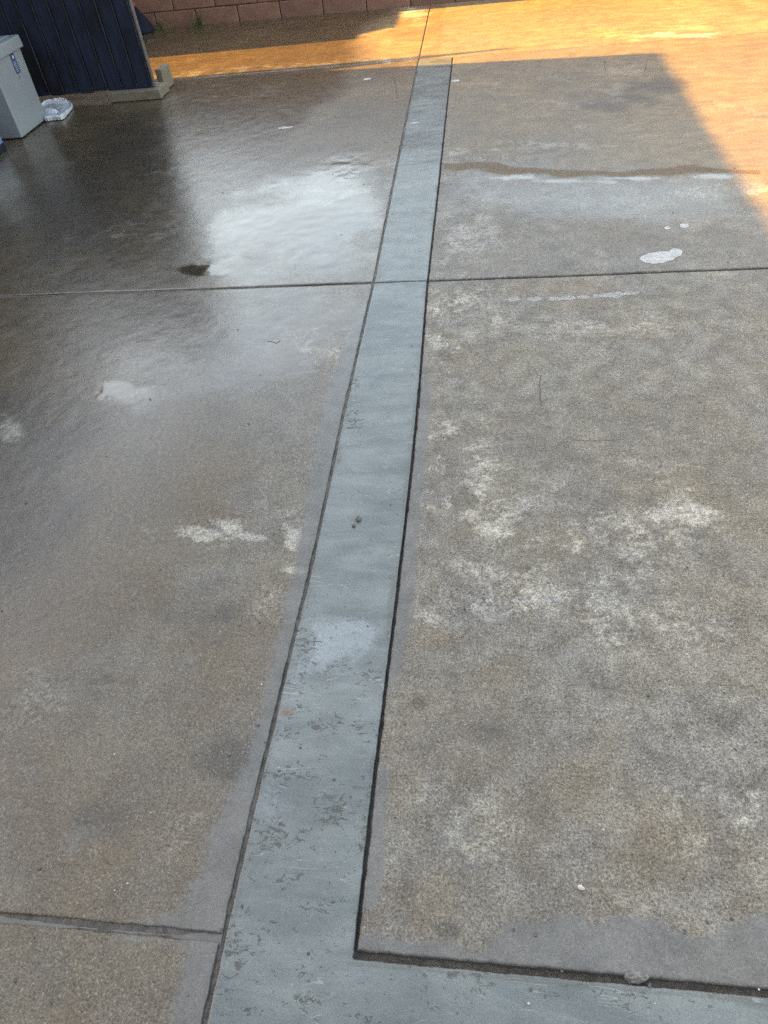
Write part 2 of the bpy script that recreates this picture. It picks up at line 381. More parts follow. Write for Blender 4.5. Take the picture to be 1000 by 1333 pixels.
def stains(X, Y):
    Z = np.zeros_like(X)
    A = {}
    n1 = fbm(X, Y, 1.3, 5, 11); n2 = fbm(X, Y, 4.0, 5, 31); n3 = fbm(X, Y, 0.6, 4, 77)
    left = X < -.32; far = Y > Y3
    # --- pale efflorescence; the sunlit far band is lightened too
    pale = 0.40*sstep(.06, .30, n2) + 0.15*sstep(.0, .25, n1)
    pz = .9*poly(X, Y, [(150, 112), (545, 80), (545, 72), (400, 80), (150, 98)], .06, .08, 5, 19)  # dry pale joint edge, lightened further to brighten the sunlit band
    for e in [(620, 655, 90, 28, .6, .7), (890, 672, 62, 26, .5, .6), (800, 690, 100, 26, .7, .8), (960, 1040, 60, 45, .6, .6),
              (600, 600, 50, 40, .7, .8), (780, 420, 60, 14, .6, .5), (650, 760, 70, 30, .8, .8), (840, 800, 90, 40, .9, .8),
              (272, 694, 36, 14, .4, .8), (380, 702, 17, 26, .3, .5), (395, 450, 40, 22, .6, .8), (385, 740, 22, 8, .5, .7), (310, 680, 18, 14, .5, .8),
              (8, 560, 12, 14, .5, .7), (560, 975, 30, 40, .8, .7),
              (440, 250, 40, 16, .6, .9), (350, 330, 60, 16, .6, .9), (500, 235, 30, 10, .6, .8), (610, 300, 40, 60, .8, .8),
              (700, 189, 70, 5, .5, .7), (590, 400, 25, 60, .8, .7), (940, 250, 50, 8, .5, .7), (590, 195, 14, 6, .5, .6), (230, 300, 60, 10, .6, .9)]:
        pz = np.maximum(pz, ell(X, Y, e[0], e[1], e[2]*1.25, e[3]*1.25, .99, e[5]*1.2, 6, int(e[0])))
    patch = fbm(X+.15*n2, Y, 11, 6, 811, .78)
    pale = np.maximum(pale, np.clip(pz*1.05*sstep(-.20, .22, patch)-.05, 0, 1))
    for e in [(262, 697, 26, 7), (300, 684, 20, 9), (330, 700, 22, 5), (400, 455, 14, 7), (535, 17, 18, 8), (880, 46, 60, 3), (272, 694, 32, 9), (380, 702, 15, 24), (890, 672, 40, 14), (535, 604, 1, 1), (385, 742, 16, 5), (640, 690, 30, 12)]:
        pale = np.maximum(pale, ell(X, Y, *e, .45, .9, 16, int(e[0])))
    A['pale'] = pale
    # --- brown, organic staining, plus the wall's warm reflection painted on the far ground
    brown = 0.55*sstep(-.02, .28, n1) + 0.35*sstep(.0, .3, n3)
    brown = np.maximum(brown, .85*poly(X, Y, [(-300, 470), (90, 500), (150, 560), (120, 640), (60, 760), (40, 920), (-300, 950)], .18, .14, 4, 3))
    brown = np.maximum(brown, np.where(left, sstep(-.7, -1.3, X+.8*n1+.5*n2), 0))
    for e in [(240, 110, 120, 50, .8, .6), (430, 105, 110, 28, .8, .6), (470, 185, 40, 40, .8, .7), (640, 170, 90, 30, .8, .6), (580, 830, 40, 20, .6, .6), (660, 880, 60, 30, .7, .7), (210, 510, 30, 8, .4, .5), (275, 577, 14, 7, .5, .5), (600, 460, 18, 14, .6, .6), (560, 1170, 60, 50, .8, .7), (480, 1195, 30, 20, .6, .5), (890, 1110, 100, 60, .9, .8), (760, 1020, 80, 50, .9, .8)]:
        brown = np.maximum(brown, .75*ell(X, Y, *e[:4], e[4], e[5], 7, int(e[0])+3))
    streak = poly(X, Y, [(575, 210), (650, 211), (700, 221), (760, 224), (900, 216), (990, 219), (990, 226), (880, 226), (740, 232), (650, 224), (575, 218)], .03, .05, 6, 9)
    brown = np.maximum(brown, .6*streak)
    brown = np.maximum(brown, .75*sstep(3.3, 4.6, Y+.9*n1))  # brown ground, deepened to paint in the wall's warm reflection
    A['brown'] = np.clip(np.where(left, brown*.95+.26, brown*.6), 0, 1)
    # --- dark stains, and the navy panel's reflection painted dark
    dark = 0.5*sstep(.10, .33, fbm(X, Y, 5.5, 5, 201))
    for e in [(45, 890, 16, 9, .7, 1.2), (66, 886, 9, 6, .7, 1.2), (92, 883, 8, 6, .7, 1.2), (118, 888, 12, 6, .7, 1.2), (142, 884, 9, 6, .7, 1.2), (165, 887, 16, 8, .8, 1.2), (300, 990, 40, 26, .9, 1.3), (120, 1080, 60, 30, .9, 1.4), (230, 800, 60, 26, .9, 1.4), (50, 720, 50, 30, .9, 1.0), 
              (90, 260, 110, 90, .8, .6), (170, 200, 70, 60, .8, .6), (870, 620, 30, 8, .9, 1.4), (545, 915, 14, 12, .5, .6), (640, 950, 60, 22, .9, .8), (580, 1210, 20, 12, .5, .8), (800, 130, 70, 16, .7, .7), (850, 110, 60, 12, .6, .7), (250, 352, 22, 6, .5, .4)]:  # broad left patches and the puddle smear paint the panel's reflection
        dark = np.maximum(dark, .7*ell(X, Y, *e[:4], e[4], e[5], 8, int(e[0])+9))
    A['dark'] = np.maximum(dark, .75*poly(X, Y, [(-400, 480), (60, 500), (130, 540), (150, 600), (100, 700), (60, 840), (40, 930), (-400, 960)], .2, .2, 4, 133))
    # --- cement slurry smeared beside the strip
    sl = np.zeros_like(X)
    dl = edge_x(LEFT_EDGE, Y)-X
    wl = np.interp(Y, [0, .45, .62, .9, 1.3, 1.75, 2.1, 2.4, 2.6], [.045, .075, .036, .034, .05, .066, .07, .02, .0])
    sl = np.maximum(sl, sstep(wl+.03, wl-.02, dl+.018*fbm(X, Y, 9, 4, 5)) * (dl > 0) * (Y < 2.7))
    dr = X-edge_x(RIGHT_EDGE, Y)
    wr = np.interp(Y, [.28, .34, .36, .44, .60, .63, .78, .84, .98, 1.2, 1.6, 1.9, 2.05, 2.2], [.0, .0, .032, .034, .030, .0, .0, .03, .042, .036, .042, .042, .015, .0])
    sl = np.maximum(sl, sstep(wr+.016, wr-.010, dr+.012*fbm(X, Y, 14, 4, 6)) * (dr > 0) * (wr > .002))
    sl = np.maximum(sl, poly(X, Y, [(440, 1212), (520, 1222), (590, 1232), (640, 1228), (690, 1196), (745, 1192), (780, 1200), (815, 1190), (850, 1192), (890, 1212), (930, 1214), (960, 1198), (1010, 1186), (1200, 1190), (1200, 1330), (440, 1262)], .014, .016, 16, 8))
    sl = np.maximum(sl, .9*poly(X, Y, [(230, 1180), (265, 1090), (300, 1060), (325, 1050), (300, 1200), (270, 1235), (200, 1240), (120, 1222)], .04, .03, 12, 8))
    for e in [(310, 738, 60, 16), (130, 1100, 60, 30), (170, 1010, 80, 30), (60, 1000, 60, 30), (230, 860, 70, 20)]:
        sl = np.maximum(sl, .62*ell(X, Y, *e, .9, 1.0, 14, int(e[0]))*sstep(-.12, .2, fbm(X, Y, 20, 5, 91)))
    A['slurry'] = sl*(Y < Y2)
    # --- moisture
    wet = .18 + .5*n3 + .35*n1
    wet = np.where(Y > Y2, np.where(left, .72, .42)+.5*n1, wet)
    wet = np.where(far, .18+.5*n1, wet)
    wet = np.where(left & (Y < Y2), wet+.42*sstep(.9, 2.6, Y)+.15+.45*sstep(-.6, -1.3, X+.4*n1), wet)
    wet = np.maximum(wet, .8*poly(X, Y, [(-300, 470), (110, 500), (160, 560), (120, 640), (60, 780), (30, 900), (-300, 920)], .2, .15, 4, 13))
    wet = np.maximum(wet, .95*poly(X, Y, [(-60, 395), (470, 378), (450, 450), (420, 505), (220, 525), (60, 520), (-60, 500)], .12, .10, 6, 14))
    wet = np.maximum(wet, 1.0*poly(X, Y, [(150, 370), (180, 290), (300, 230), (400, 190), (515, 170), (490, 362)], .25, .2, 3, 15))
    wet = np.maximum(wet, .8*poly(X, Y, [(575, 212), (760, 214), (985, 210), (1010, 300), (850, 310), (700, 300), (570, 290)], .22, .15, 4, 16))
    wet = np.where(streak > .3, .35, wet)
    wet -= .35*sstep(.2, .8, pale)*(Y < Y2)
    A['wet'] = np.clip(wet, 0, 1)
    pud = np.zeros_like(X)
    for e in [(268, 352, 34, 9, .6, .35), (330, 345, 60, 10, .7, .6), (165, 510, 60, 13, .9, .8), (672, 231, 46, 4.5, .8, 1.3), (925, 228, 36, 4, .8, 1.3), (745, 236, 50, 2.4, .8, 1.2), (830, 232, 40, 2, .8, 1.2)]:
        pud = np.maximum(pud, ell(X, Y, *e[:4], e[4], e[5], 10, int(e[0])+21))
    film = poly(X, Y, [(250, 376), (280, 300), (315, 250), (410, 210), (540, 185), (505, 376)], .34, .25, 4, 15)
    film = np.maximum(film, .72*poly(X, Y, [(110, 520), (130, 440), (230, 395), (470, 380), (455, 440), (400, 490), (250, 520)], .20, .16, 6, 25))
    film = np.maximum(film, .55*poly(X, Y, [(585, 228), (985, 226), (1005, 290), (850, 300), (700, 290), (580, 270)], .2, .15, 5, 26))
    lw = np.where(left & (Y > .9), sstep(-.85, -1.35, X+.5*n1-.06*(Y-2.6))*sstep(1.2, 2.0, Y), 0)
    A['wet'] = np.maximum(A['wet'], lw)
    pud = .85*pud
    pud = np.maximum(pud, .32*lw*(1+.5*n1))
    pud = np.maximum(pud, 1.15*ell(X, Y, 270, 352, 34, 8, .5, .3, 10, 5))
    pud = np.maximum(pud, 1.0*ell(X, Y, 150, 508, 34, 14, .8, .6, 10, 6))
    pud = np.maximum(pud, film*(.80+.45*fbm(X, Y, 1.8, 3, 611)+.25*n2))
    A['puddle'] = np.clip(pud, 0, 1.15)
    A['mud'] = streak
    A['rust_sunwarm'] = np.maximum(.55*sstep(.2, 1.2, X+.4*n1)*sstep(2.7, 3.6, Y), np.clip(np.maximum(.55*sstep(3.6, 4.6, Y+.8*n1), sstep(4.9, 6.1, Y+.8*n1))*(.55+1.1*n2), 0, 1)*np.where(far, 1.0, .8))  # rusty far base, plus sun and bounced warmth painted into the slab colour
    return A

def strip_stains(X, Y):
    A = {}
    n2 = fbm(X, Y, 7, 5, 301)
    worn = .12*sstep(0, .3, n2) + .20*sstep(2.3, .3, Y)
    for e in [(375, 1010, 30, 9), (365, 1085, 40, 18), (380, 1140, 14, 9), (410, 1180, 18, 12), (470, 945, 14, 10), (425, 945, 25, 12), (360, 960, 22, 9), (395, 925, 14, 9),
              (465, 1090, 14, 22), (300, 1230, 22, 20), (290, 1280, 20, 24), (330, 880, 16, 40), (392, 860, 14, 44), (400, 830, 12, 16), (460, 545, 14, 12), (455, 500, 8, 14), (480, 1020, 14, 10),
              (600, 1268, 50, 5), (640, 1282, 22, 9), (470, 1325, 18, 8), (730, 1290, 40, 8), (820, 1300, 26, 12), (440, 870, 24, 9), (480, 880, 14, 8), (430, 1050, 20, 20), (560, 1258, 30, 4)]:
        worn = np.maximum(worn, .50*ell(X, Y, e[0], e[1], e[2]*1.4, e[3]*1.4, .9, .9, 22, int(e[0])))
    A['worn'] = worn
    pale = .25*sstep(.05, .3, fbm(X, Y, 5, 4, 41))
    pale = np.maximum(pale, .85*poly(X, Y, [(405, 808), (455, 800), (500, 818), (490, 850), (440, 868), (385, 885)], .035, .04, 14, 3))
    pale = np.maximum(pale, .5*ell(X, Y, 350, 1040, 30, 26, .6, .6, 14, 7))
    A['pale'] = pale
    A['wet'] = np.clip(.42+1.5*fbm(X, Y, 2.6, 5, 51)+.3*sstep(1.5, 3.5, Y), 0, 1)
    de = np.minimum(X-edge_x(LEFT_EDGE, Y), np.where(Y > Y1-.02, edge_x(RIGHT_EDGE, Y)-X, Y1-Y))
    A['dirt'] = np.clip(.75*sstep(.028, .0, de+.03*fbm(X, Y, 12, 4, 71))+.55*sstep(.02, .3, fbm(X, Y, 4, 5, 72)), 0, 1)
    A['rust_sunwarm'] = .8*ell(X, Y, 373, 928, 9, 6, .5, .6, 40, 3)  # an actual rust spot
    return A

# ------------------------------------------------------------------ slabs
def lines(a, b, step_fn, extra):
    """cut positions from a to b, finer near both ends"""
    v = [a]
    while v[-1] < b: v.append(v[-1]+step_fn(v[-1]))
    v = np.array(v); v = a+(v-a)*(b-a)/(v[-1]-a)
    v = [t for t in v if a+extra[-1]*1.4 < t < b-extra[-1]*1.4]
    return np.array([a]+[a+e for e in extra]+v+[b-e for e in extra[::-1]]+[b])
EXTRA = [.0012, .0028, .005, .009]

def height(X, Y):
    return .0016*fbm(X, Y, 3.0, 4, 401)*2 + .0012*fbm(X, Y, 22, 4, 402)
def slab_arrays(xl, xr, y0, y1, xs, ys, gap=.004, near_free=None, far_free=None, chip=1.0):
    """xl, xr: functions of y giving the side edges; y0, y1: functions of x giving near and far edge;
    near_free / far_free: functions of x, true where the piece runs on without an edge"""
    U, V = np.meshgrid(xs, ys)
    w = xs[-1]-xs[0]; h = ys[-1]-ys[0]
    fu = (U-xs[0])/w; fv = (V-ys[0])/h
    def wob(t, s): return chip*(.0030*fbm(t, t*0+s, 6, 4, 500+s)*2+.0022*fbm(t, t*0+s, 45, 3, 600+s)*2)
    XL = xl(V)+gap+abs(wob(V, 3)); XR = xr(V)-gap-abs(wob(V, 9))
    X = XL+(XR-XL)*fu
    nf = near_free(X) if near_free else np.zeros(X.shape, bool)
    ff = far_free(X) if far_free else np.zeros(X.shape, bool)
    YA = y0(X)+np.where(nf, 0, gap+abs(wob(X, 5))); YB = y1(X)-np.where(ff, 0, gap+abs(wob(X, 7)))
    Y = YA+(YB-YA)*fv
    d = np.minimum(X-XL, XR-X)
    d = np.minimum(d, np.where(nf, 1e9, Y-YA)); d = np.minimum(d, np.where(ff, 1e9, YB-Y))
    r = .0045*(1+.9*fbm(X, Y, 30, 3, 700)*chip)
    dd = np.clip(d, 0, r)
    Zz = height(X, Y)-(r-np.sqrt(np.maximum(r*r-(r-dd)**2, 0)))
    ny, nx = X.shape
    verts = np.stack([X, Y, Zz], -1).reshape(-1, 3)
    idx = np.arange(nx*ny).reshape(ny, nx)
    q = np.stack([idx[:-1, :-1], idx[:-1, 1:], idx[1:, 1:], idx[1:, :-1]], -1).reshape(-1, 4)
    loop = np.concatenate([idx[0, :-1], idx[:-1, -1], idx[-1, :0:-1], idx[:0:-1, 0]])
    top = verts[loop]; sk = top.copy(); sk[:, 2] = -.035
    base = len(verts); n = len(loop); verts = np.concatenate([verts, top, sk])
    k = np.arange(n); k2 = (k+1) % n
    q = np.concatenate([q, np.stack([base+k2, base+k, base+n+k, base+n+k2], -1)])
    return verts, q
def slab_mesh(name, pieces, mat, stain):
    off = 0; vv = []; qq = []
    for v, q in pieces: vv.append(v); qq.append(q+off); off += len(v)
    verts = np.concatenate(vv); q = np.concatenate(qq)
    me = bpy.data.meshes.new(name)
    me.vertices.add(len(verts)); me.vertices.foreach_set('co', verts.ravel())
    me.loops.add(len(q)*4); me.loops.foreach_set('vertex_index', q.ravel().astype(np.int32))
    me.polygons.add(len(q)); me.polygons.foreach_set('loop_start', np.arange(0, len(q)*4, 4).astype(np.int32))
    me.update(calc_edges=True)
    me.polygons.foreach_set('use_smooth', np.ones(len(q), bool))
    for an, val in stain(verts[:, 0], verts[:, 1]).items():
        at = me.attributes.new(an, 'FLOAT', 'POINT'); at.data.foreach_set('value', val.astype(np.float32))
    me.materials.append(M[mat]); me.validate()
    return me

def sx_fine(lo, hi, f, c):         # fine steps inside lo..hi, coarser outside
    return lambda x: f if lo <= x <= hi else min(c, f+.05*min(abs(x-lo), abs(x-hi))+.001)
const = lambda v: (lambda t: np.full_like(t, v))
L_of = lambda y: edge_x(LEFT_EDGE, y)
R_of = lambda y: edge_x(RIGHT_EDGE, y)

# the yard: a sheet of soil far out, the bed under the slabs, and the slabs as its pieces
me = bpy.data.meshes.new('ground')
me.from_pydata([(-600, -600, -.06), (600, -600, -.06), (600, 600, -.06), (-600, 600, -.06)], [], [(0, 1, 2, 3)])
ground = tag(link('ground', me, 'soil'), kind='structure')

xs = np.linspace(-4.75, 5.2, 30); 
def bed():
    bx = np.unique(np.concatenate([np.linspace(-4.78, 5.2, 60), np.arange(-.49, -.17, .006)]))
    by = np.unique(np.concatenate([np.linspace(-2.6, -.1, 30), np.arange(-.1, 3.2, .012), np.arange(3.2, 7.75, .04), [7.75]]))
    X, Y = np.meshgrid(bx, by)
    Z = -.0115+.006*fbm(X, Y, 18, 5, 901)+.006*fbm(X, Y, 60, 3, 902)
    Z = np.where(X > -.30, Z-.006, Z+.0065)
    v = np.stack([X, Y, Z], -1).reshape(-1, 3); idx = np.arange(X.size).reshape(X.shape)
    q = np.stack([idx[:-1, :-1], idx[:-1, 1:], idx[1:, 1:], idx[1:, :-1]], -1).reshape(-1, 4)
    me = bpy.data.meshes.new('yard_pavement'); me.from_pydata(v.tolist(), [], q.tolist()); return me
yard = tag(link('yard_pavement', bed(), 'sand'), kind='structure')

def ystep(y): return .0045+.0016*max(y, 0)
def slab(name, label, mat, *pieces):
    o = link(name, slab_mesh(name, pieces, mat, stains if mat == 'concrete' else strip_stains), None, yard)
    if label: o['label'] = label
    return o
SA = slab_arrays
ys_lo = lines(Y1, Y2, ystep, EXTRA); ys_hi = lines(Y2, Y3, lambda y: .011+.002*(y-2.6), EXTRA)
ys_far = lines(Y3, YW, lambda y: .024, EXTRA)
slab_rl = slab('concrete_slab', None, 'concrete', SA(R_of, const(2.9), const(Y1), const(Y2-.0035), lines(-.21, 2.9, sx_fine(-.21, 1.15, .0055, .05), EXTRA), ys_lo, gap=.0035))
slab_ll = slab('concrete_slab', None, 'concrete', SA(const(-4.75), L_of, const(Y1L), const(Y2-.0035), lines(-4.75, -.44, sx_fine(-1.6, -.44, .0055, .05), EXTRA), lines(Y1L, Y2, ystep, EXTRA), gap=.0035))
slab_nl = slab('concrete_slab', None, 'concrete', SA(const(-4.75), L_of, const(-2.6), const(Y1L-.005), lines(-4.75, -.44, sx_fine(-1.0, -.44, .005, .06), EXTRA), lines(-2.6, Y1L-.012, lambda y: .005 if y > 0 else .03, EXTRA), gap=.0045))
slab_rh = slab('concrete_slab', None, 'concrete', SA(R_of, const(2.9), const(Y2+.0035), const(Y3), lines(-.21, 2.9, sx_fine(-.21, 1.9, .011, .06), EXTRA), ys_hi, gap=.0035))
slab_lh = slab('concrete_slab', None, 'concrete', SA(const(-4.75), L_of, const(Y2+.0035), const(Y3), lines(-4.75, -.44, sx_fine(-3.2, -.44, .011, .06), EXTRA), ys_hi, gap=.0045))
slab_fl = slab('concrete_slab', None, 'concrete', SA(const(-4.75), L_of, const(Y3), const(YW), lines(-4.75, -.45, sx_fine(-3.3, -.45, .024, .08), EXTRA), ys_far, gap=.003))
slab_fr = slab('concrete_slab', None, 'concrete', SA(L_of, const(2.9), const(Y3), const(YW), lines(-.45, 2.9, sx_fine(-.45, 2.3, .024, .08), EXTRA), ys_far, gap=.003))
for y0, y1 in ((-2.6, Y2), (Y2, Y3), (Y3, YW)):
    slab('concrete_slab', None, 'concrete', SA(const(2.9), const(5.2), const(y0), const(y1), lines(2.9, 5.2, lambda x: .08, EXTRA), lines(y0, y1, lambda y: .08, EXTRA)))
# the grey cement strip: its far run, and one piece of near run and arm turning right
slab('cement_strip', 'smooth grey cement strip, far run', 'strip', SA(L_of, R_of, const(Y2), const(Y3), lines(-.44, -.21, lambda x: .007, EXTRA), ys_hi, gap=.0025, chip=.6))
allx = lambda X: np.ones(X.shape, bool)
ys_arm = lines(-2.6, Y1-.005, lambda y: .005 if y > 0 else .03, EXTRA)
cross = const(Y1-.005)
slab('cement_strip', 'smooth grey cement strip with chipped, worn patches, turning right at the near end', 'strip',
     SA(L_of, R_of, cross, const(Y2), lines(-.44, -.21, lambda x: .0045, EXTRA), lines(Y1-.005, Y2, ystep, EXTRA), gap=.0025, near_free=allx, chip=.6),
     SA(L_of, const(2.9), const(-2.6), cross, lines(-.449, 2.9, sx_fine(-.449, .55, .005, .06), EXTRA), ys_arm, gap=.0025, far_free=lambda X: X < -.2125, chip=.6))

# smeared mortar lying in the joint between the two left slabs
def ribbon(name, pts, width, z, mat, parent, wn=.3, seed=0, thick=0.0, sub=.01):
    P = np.array(pts, float)
    seg = np.hypot(*np.diff(P, axis=0).T); cum = np.concatenate([[0], np.cumsum(seg)])
    n = max(3, int(cum[-1]/sub)); t = np.linspace(0, cum[-1], n)
    x = np.interp(t, cum, P[:, 0]); y = np.interp(t, cum, P[:, 1])
    tx = np.gradient(x); ty = np.gradient(y); L = np.hypot(tx, ty); tx /= L; ty /= L
    jx = sub*.6*fbm(t, t*0+seed, 30, 3, seed); x = x-ty*jx; y = y+tx*jx
    w = width/2*(1+2*wn*fbm(t, t*0+seed+9, 40, 4, seed+3))
    if thick == 0: w = w*np.minimum(1, np.minimum(t, cum[-1]-t)/(cum[-1]*.12+1e-6)*.85+.15)
    zz = z+height(x, y)
    a = np.stack([x-ty*w, y+tx*w, zz], -1); b = np.stack([x+ty*w, y-tx*w, zz], -1); c = np.stack([x, y, zz+thick], -1)
    v = np.concatenate([a, c, b]); f = []
    for i in range(n-1):
        f.append((i+1, i, n+i, n+i+1)); f.append((n+i+1, n+i, 2*n+i, 2*n+i+1))
    me = bpy.data.meshes.new(name); me.from_pydata(v.tolist(), [], f)
    for p in me.polygons: p.use_smooth = True
    me.update(); return link(name, me, mat, parent)
ribbon('joint_mortar', [(-2.6, Y1L-.006), (-.9, Y1L-.006), (-.62, Y1L-.007), (-.452, Y1L-.004)], .020, -.0055, 'mortar', yard, .25, 5, .002, .004)

# flat paint spots, cracks
def spot(px, py, a, b, parent, mat='paint', z=.0009, n=40, seed=0, rough=.25, name='paint_spot', slant=0.0):
    c = G(px, py); ex = (G(px+a, py+slant*a)-G(px-a, py-slant*a))/2; ey = (G(px, py-b)-G(px, py+b))/2
    v = [(c[0], c[1], z+float(height(np.array([c[0]]), np.array([c[1]]))[0]))]
    for i in range(n):
        t = 2*math.pi*i/n
        k = 1+rough*2*float(fbm(np.array([math.cos(t)*1.3+seed]), np.array([math.sin(t)*1.3]), 1.6, 4, seed)[0])
        x, y = c+k*(ex*math.cos(t)+ey*math.sin(t))
        v.append((x, y, z*.85+float(height(np.array([x]), np.array([y]))[0])))
    f = [(0, i+1, (i+1) % n+1) for i in range(n)]
    me = bpy.data.meshes.new(name); me.from_pydata(v, [], f); me.update()
    return link(name, me, mat, parent)
spot(858, 335, 25, 8, slab_rh, seed=1, rough=.25, slant=-.12)
spot(880, 329, 9, 5, slab_rh, seed=12, rough=.2, z=.0014)
spot(891, 294, 6, 3, slab_rh, seed=2, rough=.1); spot(869, 297, 4, 2, slab_rh, seed=3, rough=.1)
for i, (x, y, a, b) in enumerate([(669, 390, 9, 2.5), (697, 389, 8, 2), (724, 389, 9, 2), (742, 388, 7, 2), (760, 387, 8, 2), (776, 386, 4, 2), (797, 384, 14, 2.8), (822, 382, 9, 2)]):
    spot(x, y, a*1.15, b*1.3, slab_rl, 'paint_faint', seed=20+i, rough=.6, slant=-.05)
for i in range(13):
    spot(626+i*8.2+random.uniform(-2, 2), 783+random.uniform(-1.5, 2), random.uniform(1.5, 4), random.uniform(1.5, 4), slab_rl, 'paint_faint', seed=40+i, rough=.6, n=18)
for i in range(7):
    spot(770+i*8+random.uniform(-2, 2), 787+random.uniform(-3, 3), random.uniform(1, 2.6), random.uniform(1, 2.5), slab_rl, 'paint_faint', seed=60+i, rough=.6, n=18)
for i, (x, y, a, b) in enumerate([(478, 103, 6, 1.2), (465, 224, 7, 1.8), (455, 231, 8, 1.6), (593, 105, 6, 1.5), (372, 166, 10, 1.2), (540, 160, 5, 1)]):
    spot(x, y, a, b, slab_lh if x < 560 else slab_rh, seed=80+i, rough=.4, slant=-.1)
def crack(pts, w, parent, seed=0): ribbon('crack', GP(pts), w, .0007, 'crack', parent, .5, seed)
crack([(705, 487), (702, 500), (703, 515), (706, 530)], .0028, slab_rl, 1)
crack([(740, 572), (780, 574), (815, 572)], .0012, slab_rl, 2)
crack([(513, 100), (516, 115), (517, 127), (524, 126)], .006, slab_lh, 3)
crack([(346, 445), (352, 444), (360, 447), (366, 443)], .003, slab_ll, 9)
crack([(497, 186), (508, 185)], .005, slab_lh, 8)
crack([(788, 78), (787, 88), (789, 92)], .006, slab_rh, 5); crack([(842, 82), (839, 94)], .006, slab_rh, 6)

# ------------------------------------------------------------------ block wall at the far end
def build_wall():
    y = YW+.03
    w = empty('block_wall', (0, y, 0))
    tag(w, 'red-brown concrete block wall closing off the far end of the yard', 'wall')
    from_bm('mortar_core', box_bm(-4.22, 5.2, .012, .19, -.05, .125+.2*6-.008), 'dark_mortar', w)
    shapes = []
    for k in range(4):
        b = box_bm(-.1985, .1985, 0, .2, .003, .197, .006, 1)
        for v in b.verts: v.co += Vector((random.uniform(-.002, .002), random.uniform(-.002, .002), random.uniform(-.0015, .0015)))
        me = bpy.data.meshes.new('block'); b.to_mesh(me); b.free(); me.materials.append(M['block']); shapes.append(me)
    low = []
    for k in range(2):
        b = box_bm(-.1985, .1985, 0, .2, -.05, .122, .006, 1)
        me = bpy.data.meshes.new('block'); b.to_mesh(me); b.free(); me.materials.append(M['block']); low.append(me)
    for c in range(7):
        x0 = -2.27+.2025 if c % 2 == 0 else -2.27
        for i in range(-11, 18):
            x = x0+.405*i
            if x < -4.05 or x > 5.1: continue
            o = link('block', low[i % 2] if c == 0 else shapes[(i*7+c*3) % 4], None, w)
            o.location = (x, random.uniform(-.002, .002), 0 if c == 0 else .125+.2*(c-1))
    return w
wall = build_wall()

# ------------------------------------------------------------------ navy board panel on the left, standing on a paver
def build_panel():
    t = empty('board_panel', (-2.32, 5.475, .063))
    tag(t, 'tall dark navy panel of upright boards behind the grey plastic box', 'board panel')
    W, H = .112, 1.86
    n = 19
    for i in range(n):
        x1 = -.022-i*W; dz = random.uniform(-.006, .006)
        b = box_bm(x1-W+.007, x1, 0, .022, dz, H+dz, .004, 1)
        from_bm('board', b, 'navy', t)
        rib = box_bm(x1-.006, x1+.0055, -.007, .0, dz+.02, H-.02, .002, 1)
        from_bm('rib', rib, 'rib', t)
    from_bm('backing', box_bm(-n*W-.02, -.02, .024, .034, .03, H-.02), 'navy', t)
    from_bm('edge_trim', box_bm(-.016, .0, .004, .036, .0, H+.01, .003, 1), 'wood_edge', t)
    for z in (.25, .95, 1.6): from_bm('rail', box_bm(-n*W, -.03, .036, .075, z, z+.09, .003, 1), 'navy', t)
    from_bm('post', box_bm(-n*W-.12, -n*W-.025, -.01, .08, -.063, H+.12, .006, 1), 'navy', t)
    return t
panel = build_panel()
pv = from_bm('concrete_paver', box_bm(-2.665, -2.272, 5.415, 5.615, 0.003, .063, .006, 2), 'paver')
tag(pv, 'flat buff concrete paver lying under the navy panel corner', 'paver')
b = box_bm(-.035, .035, 0, .2, 0.003, .165, .010, 2)
b2 = bmesh.ops.bisect_plane
up = from_bm('concrete_paver', b, 'paver'); up.scale = (.7, .8, .85)
up.location = (-2.325, 5.62, 0); up.rotation_euler = (0, 0, math.radians(-4))
tag(up, 'small buff concrete paver standing on edge behind the navy panel', 'paver')

